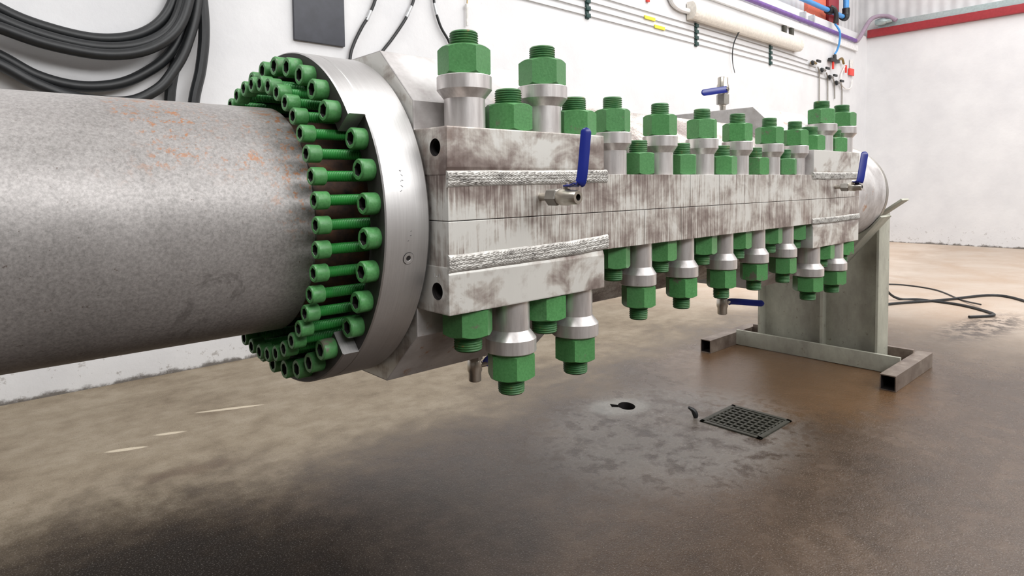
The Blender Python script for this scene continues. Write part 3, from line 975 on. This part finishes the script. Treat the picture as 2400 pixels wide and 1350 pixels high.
# coil of thick black hose
t = thing('hose_coil', 'coil of thick black hose hanging on the white wall above the pipe', 'hose', (0.75, YW - 0.12, 2.4))
def px(u, v, y):
    return (u, y, v)
strands = [
    [(0.05, 3.2), (-0.05, 2.75), (0.10, 2.42), (0.32, 2.265), (0.55, 2.195), (0.78, 2.175), (0.98, 2.225), (1.13, 2.34), (1.22, 2.52), (1.27, 2.8), (1.24, 3.2)],
    [(-0.02, 3.2), (-0.12, 2.7), (0.05, 2.34), (0.30, 2.205), (0.54, 2.135), (0.78, 2.115), (1.00, 2.165), (1.17, 2.29), (1.255, 2.50), (1.30, 2.8), (1.27, 3.2)],
    [(-0.06, 3.2), (-0.18, 2.6), (0.02, 2.24), (0.30, 2.145), (0.52, 2.085), (0.80, 2.065), (1.03, 2.13), (1.20, 2.28), (1.285, 2.52), (1.33, 2.85), (1.29, 3.2)],
    [(-0.10, 3.2), (-0.25, 2.5), (0.02, 2.13), (0.28, 2.015), (0.46, 1.915), (0.66, 1.875), (0.86, 1.905), (1.02, 1.99), (1.17, 2.13), (1.27, 2.35), (1.33, 2.65), (1.33, 3.2)],
    [(-0.14, 3.2), (-0.30, 2.4), (0.00, 2.05), (0.26, 1.965), (0.44, 1.865), (0.64, 1.80), (0.90, 1.795), (1.07, 1.88), (1.17, 2.0), (1.27, 2.2), (1.35, 2.55), (1.36, 3.2)],
]
for i, s in enumerate(strands):
    bm = bmesh.new()
    add_tube(bm, [(x, YW - 0.07 - 0.05 * (i % 3), z) for x, z in s], 0.034, 12)
    obj('hose_loop', bm, M['black'], t)
wtube('hanging_hose', 'black hose hanging straight down behind the coil, left of its free end', 'hose',
      [(1.30, YW - 0.05, 3.2), (1.31, YW - 0.05, 2.6), (1.24, YW - 0.05, 2.2), (1.17, YW - 0.05, 1.85), (1.15, YW - 0.05, 1.3)], 0.034, M['black'])
wtube('hanging_hose', 'free end of black hose hanging beside the coil, rightmost of the hoses', 'hose',
      [(1.33, YW - 0.1, 3.2), (1.375, YW - 0.1, 2.6), (1.385, YW - 0.1, 2.3), (1.355, YW - 0.1, 2.05), (1.30, YW - 0.1, 1.8), (1.25, YW - 0.1, 1.3)], 0.036, M['black'])

bm = bmesh.new(); add_box(bm, (2.055, YW - 0.03, 2.36), (2.475, YW - 0.002, 2.95), 0.006)
tag(obj('wall_panel', bm, M['blackpl']), 'black rectangular sheet fixed on the white wall above the flange', 'panel')

def drop(label, pts, sl, r=0.013):
    t = thing('wall_cable', label, 'cable', (pts[0][0], YW - 0.03, pts[0][1]), 'black cables dropping down the wall')
    bm = bmesh.new(); add_tube(bm, [(x, YW - 0.03, z) for x, z in pts], r, 10)
    obj('cable_run', bm, M['black'], t)
    bm = bmesh.new()
    add_tube(bm, [(x, YW - 0.03, z) for x, z in sl], r * 1.15, 10, 4)
    obj('silver_sleeve', bm, M['silver'], t)
drop('black cable curving down the wall just right of the black sheet', [(2.79, 2.95), (2.765, 2.80), (2.70, 2.65), (2.63, 2.54), (2.555, 2.40), (2.515, 2.27), (2.50, 2.0), (2.5, 1.6)], [(2.715, 2.685), (2.685, 2.62), (2.672, 2.60)])
drop('black cable dropping behind the peak of the near clamp block', [(3.17, 3.0), (3.14, 2.85), (3.09, 2.74), (3.03, 2.64), (2.91, 2.48), (2.81, 2.36), (2.7, 2.2), (2.65, 1.7)], [(3.115, 2.79), (3.085, 2.735), (3.06, 2.69)])
drop('black cable curving right behind the nearest tall green stud', [(3.34, 3.1), (3.355, 2.90), (3.375, 2.79), (3.43, 2.66), (3.52, 2.54), (3.56, 2.40), (3.58, 1.8)], [(3.36, 2.86), (3.367, 2.82), (3.385, 2.765)], 0.012)
t = thing('sensor_probe', 'thin glassy probe on a lead hanging on the wall above the nearest stud', 'probe', (3.73, YW - 0.03, 2.8))
bm = bmesh.new(); add_tube(bm, [(3.74, YW - 0.03, 3.1), (3.735, YW - 0.03, 2.92), (3.73, YW - 0.03, 2.85)], 0.006, 8); obj('lead', bm, M['brass'], t)
bm = bmesh.new(); add_lathe(bm, [(0, 0), (0, 0.014), (0.03, 0.018), (0.05, 0.012), (0.2, 0.012), (0.2, 0)], (3.73, YW - 0.03, 2.92), (0, 0, -1), 16); obj('sleeve', bm, M['clear'], t)

# thin tubing runs with clips
for i, z in enumerate((3.345, 3.265, 3.185, 3.105)):
    xe = (11.30, 11.65, 11.95, 12.30)[i]
    wtube('tubing_run', ('topmost', 'second from the top', 'third from the top', 'lowest')[i] + ' of the four thin tubes running along the white wall', 'tube',
          [(3.0, YW - 0.012, z), (6.0, YW - 0.012, z), (9.9, YW - 0.012, z - 0.005), (xe, YW - 0.012, z - 0.03)], 0.0055, M['wire'], 'thin tubes along the wall', 8)
for i, (x, w) in enumerate(((5.47, 'nearest dark tube clip, above the second tall stud'), (7.72, 'middle dark tube clip under the left end of the light fitting'), (9.90, 'farthest dark tube clip under the right end of the light fitting'))):
    t = thing('tube_clip', w + ' on the wall', 'clip', (x, YW - 0.02, 3.22), 'dark tube clips')
    bm = bmesh.new(); add_box(bm, (x - 0.028, YW - 0.014, 3.07), (x + 0.028, YW, 3.385), 0.004); obj('clip_rail', bm, M['clip'], t)
    for z in (3.345, 3.265, 3.185, 3.105):
        bm = bmesh.new(); add_box(bm, (x - 0.035, YW - 0.034, z - 0.024), (x + 0.035, YW - 0.005, z + 0.024), 0.006); obj('clip_jaw', bm, M['clip'], t)
for x, z, lb in ((6.65, 3.27, 'yellow tape flag on the wall tubes, left and upper one'), (6.86, 3.19, 'yellow tape flag on the wall tubes, right and lower one')):
    bm = bmesh.new(); add_box(bm, (x - 0.11, YW - 0.022, z - 0.02), (x + 0.11, YW - 0.004, z + 0.02), 0.004)
    tag(obj('tape_flag', bm, M['yellow']), lb, 'tape', 'yellow tape flags')
bm = bmesh.new(); add_box(bm, (6.58, YW - 0.03, 3.46), (6.63, YW - 0.002, 3.75), 0.004)
tag(obj('red_marker', bm, M['redtag']), 'short red upright strip on the wall left of the light fitting', 'marker')
wtube('dangling_wires', 'bunch of thin dark wires dangling in front of the light fitting', 'wire',
      [(8.75, YW - 0.13, 3.50), (8.72, YW - 0.10, 3.40), (8.66, YW - 0.06, 3.25), (8.63, YW - 0.05, 3.10), (8.66, YW - 0.04, 2.95), (8.72, YW - 0.04, 2.82)], lambda u: 0.012 * (1 - 0.6 * u), M['black'], None, 8)

# fluorescent fitting
t = thing('light_fitting', 'long yellowed fluorescent light fitting fixed along the white wall', 'lamp', (9.1, YW - 0.06, 3.5))
bm = bmesh.new(); add_box(bm, (7.50, YW - 0.06, 3.40), (10.78, YW - 0.001, 3.60), 0.01); obj('lamp_housing', bm, M['lampw'], t)
bm = bmesh.new()
sec = [(YW - 0.055, 3.385)] + [(YW - 0.055 - 0.10 * math.sin(PI * q / 8) ** 0.8, 3.50 - 0.12 * math.cos(PI * q / 8)) for q in range(1, 8)] + [(YW - 0.055, 3.615)]
add_prism(bm, sec, 0, 7.56, 10.72, 0.0); obj('lamp_diffuser', bm, M['lampw'], t)
for xa, xb in ((7.48, 7.56), (10.72, 10.80)):
    bm = bmesh.new()
    add_prism(bm, [(y - 0.004 if y < YW - 0.06 else y + 0.04, z) for y, z in sec], 0, xa, xb, 0.004); obj('end_cap', bm, M['lampw'], t)
for x in (10.35, 10.62):
    bm = bmesh.new(); add_box(bm, (x - 0.045, YW - 0.05, 3.60), (x + 0.045, YW - 0.002, 3.752), 0.006); obj('mounting_bracket', bm, M['iron'], t)
wtube('conduit', 'white bent conduit entering the left end of the light fitting', 'conduit',
      [(6.98, YW - 0.04, 3.75), (7.02, YW - 0.04, 3.65), (7.12, YW - 0.04, 3.53), (7.28, YW - 0.04, 3.49), (7.478, YW - 0.04, 3.49)], 0.035, M['trunk'])

# trunking and service pipes
bm = bmesh.new(); add_box(bm, (5.0, YW - 0.05, 3.755), (13.55, YW - 0.001, 3.88), 0.006)
tag(obj('cable_trunking', bm, M['trunk']), 'white cable trunking running along the wall under the purple pipe', 'trunking')
t = thing('purple_pipe', 'purple service pipe along the top of the wall, turning up at the corner', 'pipe', (10, YW - 0.08, 3.93))
bm = bmesh.new(); add_tube(bm, [(5, YW - 0.07, 3.94), (13.35, YW - 0.07, 3.925)], 0.036, 14, 0); obj('pipe_run', bm, M['purple'], t)
bm = bmesh.new(); add_tube(bm, [(13.33, YW - 0.07, 3.925), (13.42, YW - 0.07, 3.935), (13.52, YW - 0.09, 4.02), (13.85, YW - 0.14, 4.36), (14.0, YW - 0.22, 4.46), (14.06, YW - 0.4, 4.44), (14.06, YW - 0.55, 4.33)], 0.04, 12); obj('pipe_bend', bm, simple('weathered_lilac', srgb(152, 134, 150), 0.5), t)
for x in (11.0, 11.35):
    bm = bmesh.new(); add_box(bm, (x - 0.02, YW - 0.10, 3.93), (x + 0.02, YW - 0.001, 4.08), 0.004); obj('pipe_clip', bm, M['silver'], t)
t = thing('blue_air_pipe', 'blue compressed air pipe with black fittings near the red column', 'pipe', (12, YW + 0.05, 4.3))
bm = bmesh.new(); add_tube(bm, [(9.0, YW - 0.03, 4.31), (12.84, YW - 0.03, 4.30)], 0.042, 14, 0); obj('pipe_run', bm, M['bluep'], t)
bm = bmesh.new(); add_tube(bm, [(12.95, YW - 0.03, 4.42), (12.95, YW - 0.03, 6.5)], 0.05, 14, 0); obj('pipe_riser', bm, M['bluep'], t)
bm = bmesh.new(); add_tube(bm, [(12.78, YW - 0.03, 4.30), (12.9, YW - 0.03, 4.30), (12.95, YW - 0.03, 4.36), (12.95, YW - 0.03, 4.48)], 0.066, 12); obj('elbow_fitting', bm, M['black'], t)
bm = bmesh.new()
add_tube(bm, [(12.08, YW - 0.03, 4.30), (12.22, YW - 0.03, 4.30)], 0.066, 12, 0)
add_tube(bm, [(12.15, YW - 0.05, 4.36), (12.20, YW - 0.10, 4.32), (12.24, YW - 0.12, 4.22), (12.26, YW - 0.10, 4.08)], 0.04, 10)
obj('tee_fitting', bm, M['black'], t)
wtube('blue_hose', 'thin blue hose dropping from the air pipe tee to the valves below', 'hose',
      [(12.26, YW - 0.09, 4.08), (12.33, YW - 0.15, 3.93), (12.40, YW - 0.12, 3.75), (12.41, YW - 0.08, 3.62), (12.38, YW - 0.05, 3.55)], 0.018, M['bluep'])
bm = bmesh.new(); add_box(bm, (11.55, YW + 0.10, 4.13), (12.35, YW + 0.158, 7.2), 0.003)
tag(obj('orange_panel', bm, M['orange']), 'orange painted panel behind the blue pipe at the wall top', 'panel')
bm = bmesh.new(); add_box(bm, (12.38, YW + 0.06, 4.13), (12.86, YW + 0.158, 7.2), 0.003)
tag(obj('steel_column', bm, M['red']), 'dark red steel column behind the blue pipe near the corner', 'column')

# small valves stepping down where the thin tubes end
names = ('topmost', 'second', 'third', 'lowest')
for i, (x, z) in enumerate(((11.55, 3.30), (11.95, 3.22), (12.30, 3.13), (12.62, 3.06))):
    t = thing('needle_valve', names[i] + ' of four small dark valves stepping down the wall near the corner', 'valve', (x, YW - 0.04, z), 'small wall valves')
    bm = bmesh.new(); add_lathe(bm, [(0, 0), (0, 0.035), (0.05, 0.035), (0.06, 0.02), (0.16, 0.02), (0.16, 0)], (x - 0.14, YW - 0.045, z - 0.01), (1, 0, 0), 14); obj('valve_body', bm, M['brass'] if i == 0 else M['ssdull'], t)
    bm = bmesh.new(); add_lathe(bm, [(0, 0), (0, 0.04), (0.03, 0.045), (0.05, 0.02), (0.05, 0)], (x - 0.18, YW - 0.045, z - 0.03), (0.3, -1, 0.2), 14); obj('knob', bm, M['black'], t)
    bm = bmesh.new(); add_box(bm, (x - 0.02, YW - 0.09, z + 0.01), (x + 0.13, YW - 0.06, z + 0.05), 0.006); obj('lever', bm, M['black'], t)
for i, (x, z0, z1) in enumerate(((11.72, 3.24, 2.5), (12.10, 3.18, 2.5), (12.42, 3.10, 2.75), (12.78, 3.04, 2.45))):
    wtube('drop_tube', 'thin tube dropping from the ' + names[i] + ' small wall valve', 'tube',
          [(x - 0.06, YW - 0.04, z0), (x + 0.02, YW - 0.03, z0 - 0.08), (x + 0.05, YW - 0.025, z0 - 0.25), (x + 0.06, YW - 0.025, z1)], 0.011, M['ssdull'], 'thin drop tubes', 8)
t = thing('air_manifold', 'small dark air manifold at the foot of the blue hose', 'manifold', (12.4, YW - 0.05, 3.45))
bm = bmesh.new(); add_lathe(bm, [(0, 0), (0, 0.03), (0.1, 0.035), (0.1, 0)], (12.38, YW - 0.05, 3.54), (0, 0, -1), 14); obj('hose_tail', bm, M['black'], t)
bm = bmesh.new(); add_box(bm, (12.15, YW - 0.08, 3.40), (12.55, YW - 0.02, 3.46), 0.01); obj('manifold_bar', bm, M['black'], t)
bm = bmesh.new(); add_tube(bm, [(12.55, YW - 0.05, 3.45), (12.7, YW - 0.06, 3.51), (12.82, YW - 0.05, 3.43)], 0.022, 8); obj('elbow', bm, M['brass'], t)
for x in (12.30, 12.92):
    bm = bmesh.new(); add_box(bm, (x - 0.015, YW - 0.07, 3.27), (x + 0.015, YW - 0.04, 3.41), 0.004); obj('red_pull_tab', bm, M['redtag'], t)
wtube('clear_loop', 'thin clear hose loop hanging below the air manifold', 'hose',
      [(12.92, YW - 0.04, 3.40), (12.74, YW - 0.04, 3.22), (12.74, YW - 0.04, 3.06), (12.95, YW - 0.04, 2.98), (13.22, YW - 0.04, 3.02), (13.28, YW - 0.04, 3.18)], 0.012, M['clear'], None, 8)
t = thing('red_tag', 'small red tag hanging from a clear strip by the corner', 'tag', (13.3, YW - 0.03, 3.3))
bm = bmesh.new(); add_box(bm, (13.22, YW - 0.03, 3.38), (13.36, YW - 0.012, 3.56), 0.004); obj('strip', bm, M['clear'], t)
bm = bmesh.new(); add_box(bm, (13.16, YW - 0.045, 3.26), (13.38, YW - 0.012, 3.39), 0.006); obj('tag_block', bm, M['redtag'], t)
t = thing('pipe_coupling', 'grey pipe coupling at the left end of the galvanised strip', 'fitting', (XB - 0.1, 4.3, 4.36))
bm = bmesh.new(); add_lathe(bm, [(0, 0), (0, 0.05), (0.04, 0.07), (0.16, 0.07), (0.2, 0.045), (0.3, 0.045), (0.3, 0)], (XB - 0.12, 4.42, 4.36), (0, -1, 0), 20); obj('coupling', bm, M['galv'], t)

# ------------------------------------------------------------------ light
def area(name, loc, rot, sx, sy, power, col=(1, 1, 1)):
    L = bpy.data.lights.new(name, 'AREA')
    L.shape = 'RECTANGLE'; L.size = sx; L.size_y = sy; L.energy = power; L.color = col
    o = bpy.data.objects.new(name, L); COL.objects.link(o)
    o.location = loc; o.rotation_euler = rot
    return o
def aim(o, tgt):
    o.rotation_euler = (Vector(tgt) - o.location).to_track_quat('-Z', 'Y').to_euler()
area('overhead_light', (8.5, -0.5, 7.3), (0, 0, 0), 10, 6, 950, (1, 1, 1))
fill_light = area('overhead_light', (-1.6, 0.8, 7.2), (0, 0, 0), 4, 3, 170, (1, 1, 1))  # added fill from high behind the camera, for the end faces
fill_light.data.spread = math.radians(100)
aim(fill_light, (1.8, 1.8, 0.6))
aim(area('front_fill', (3.0, -6.3, 5.6), (0, 0, 0), 11, 2.4, 880, (1, 1, 1)), (3.2, 1.5, 1.0))  # added front fill from the right; no window is built there
w = bpy.data.worlds.new('World'); SC.world = w; w.use_nodes = True
w.node_tree.nodes['Background'].inputs[0].default_value = (1, 1, 1, 1)
w.node_tree.nodes['Background'].inputs[1].default_value = 0.3

# ------------------------------------------------------------------ camera
yaw, pitch, roll = 0.8468, 0.0489, -0.0126
f, cx, cy = 1470.7106, 1159.0042, 504.1072
F = Vector((math.cos(yaw) * math.cos(pitch), math.sin(yaw) * math.cos(pitch), -math.sin(pitch)))
Rr = Vector((math.sin(yaw), -math.cos(yaw), 0))
U = Rr.cross(F)
R2 = Rr * math.cos(roll) + U * math.sin(roll)
U2 = U * math.cos(roll) - Rr * math.sin(roll)
cam = bpy.data.cameras.new('camera')
cam.sensor_fit = 'HORIZONTAL'; cam.sensor_width = 36
cam.lens = 36 * f / 2400
cam.shift_x = (1200 - cx) / 2400
cam.shift_y = (cy - 675) / 2400
cam.clip_start = 0.02
co = bpy.data.objects.new('camera', cam); COL.objects.link(co)
m = Matrix.Identity(4)
for i in range(3):
    m[i][0] = R2[i]; m[i][1] = U2[i]; m[i][2] = -F[i]
m[0][3], m[1][3], m[2][3] = 0, 0, 1.25
co.matrix_world = m
SC.camera = co
SC.view_settings.view_transform = 'Standard'
SC.view_settings.look = 'None'
SC.view_settings.exposure = -0.12
SC.view_settings.gamma = 1.0
SC.view_settings.use_curve_mapping = False
for o in COL.objects:
    if 'used' in o: del o['used']
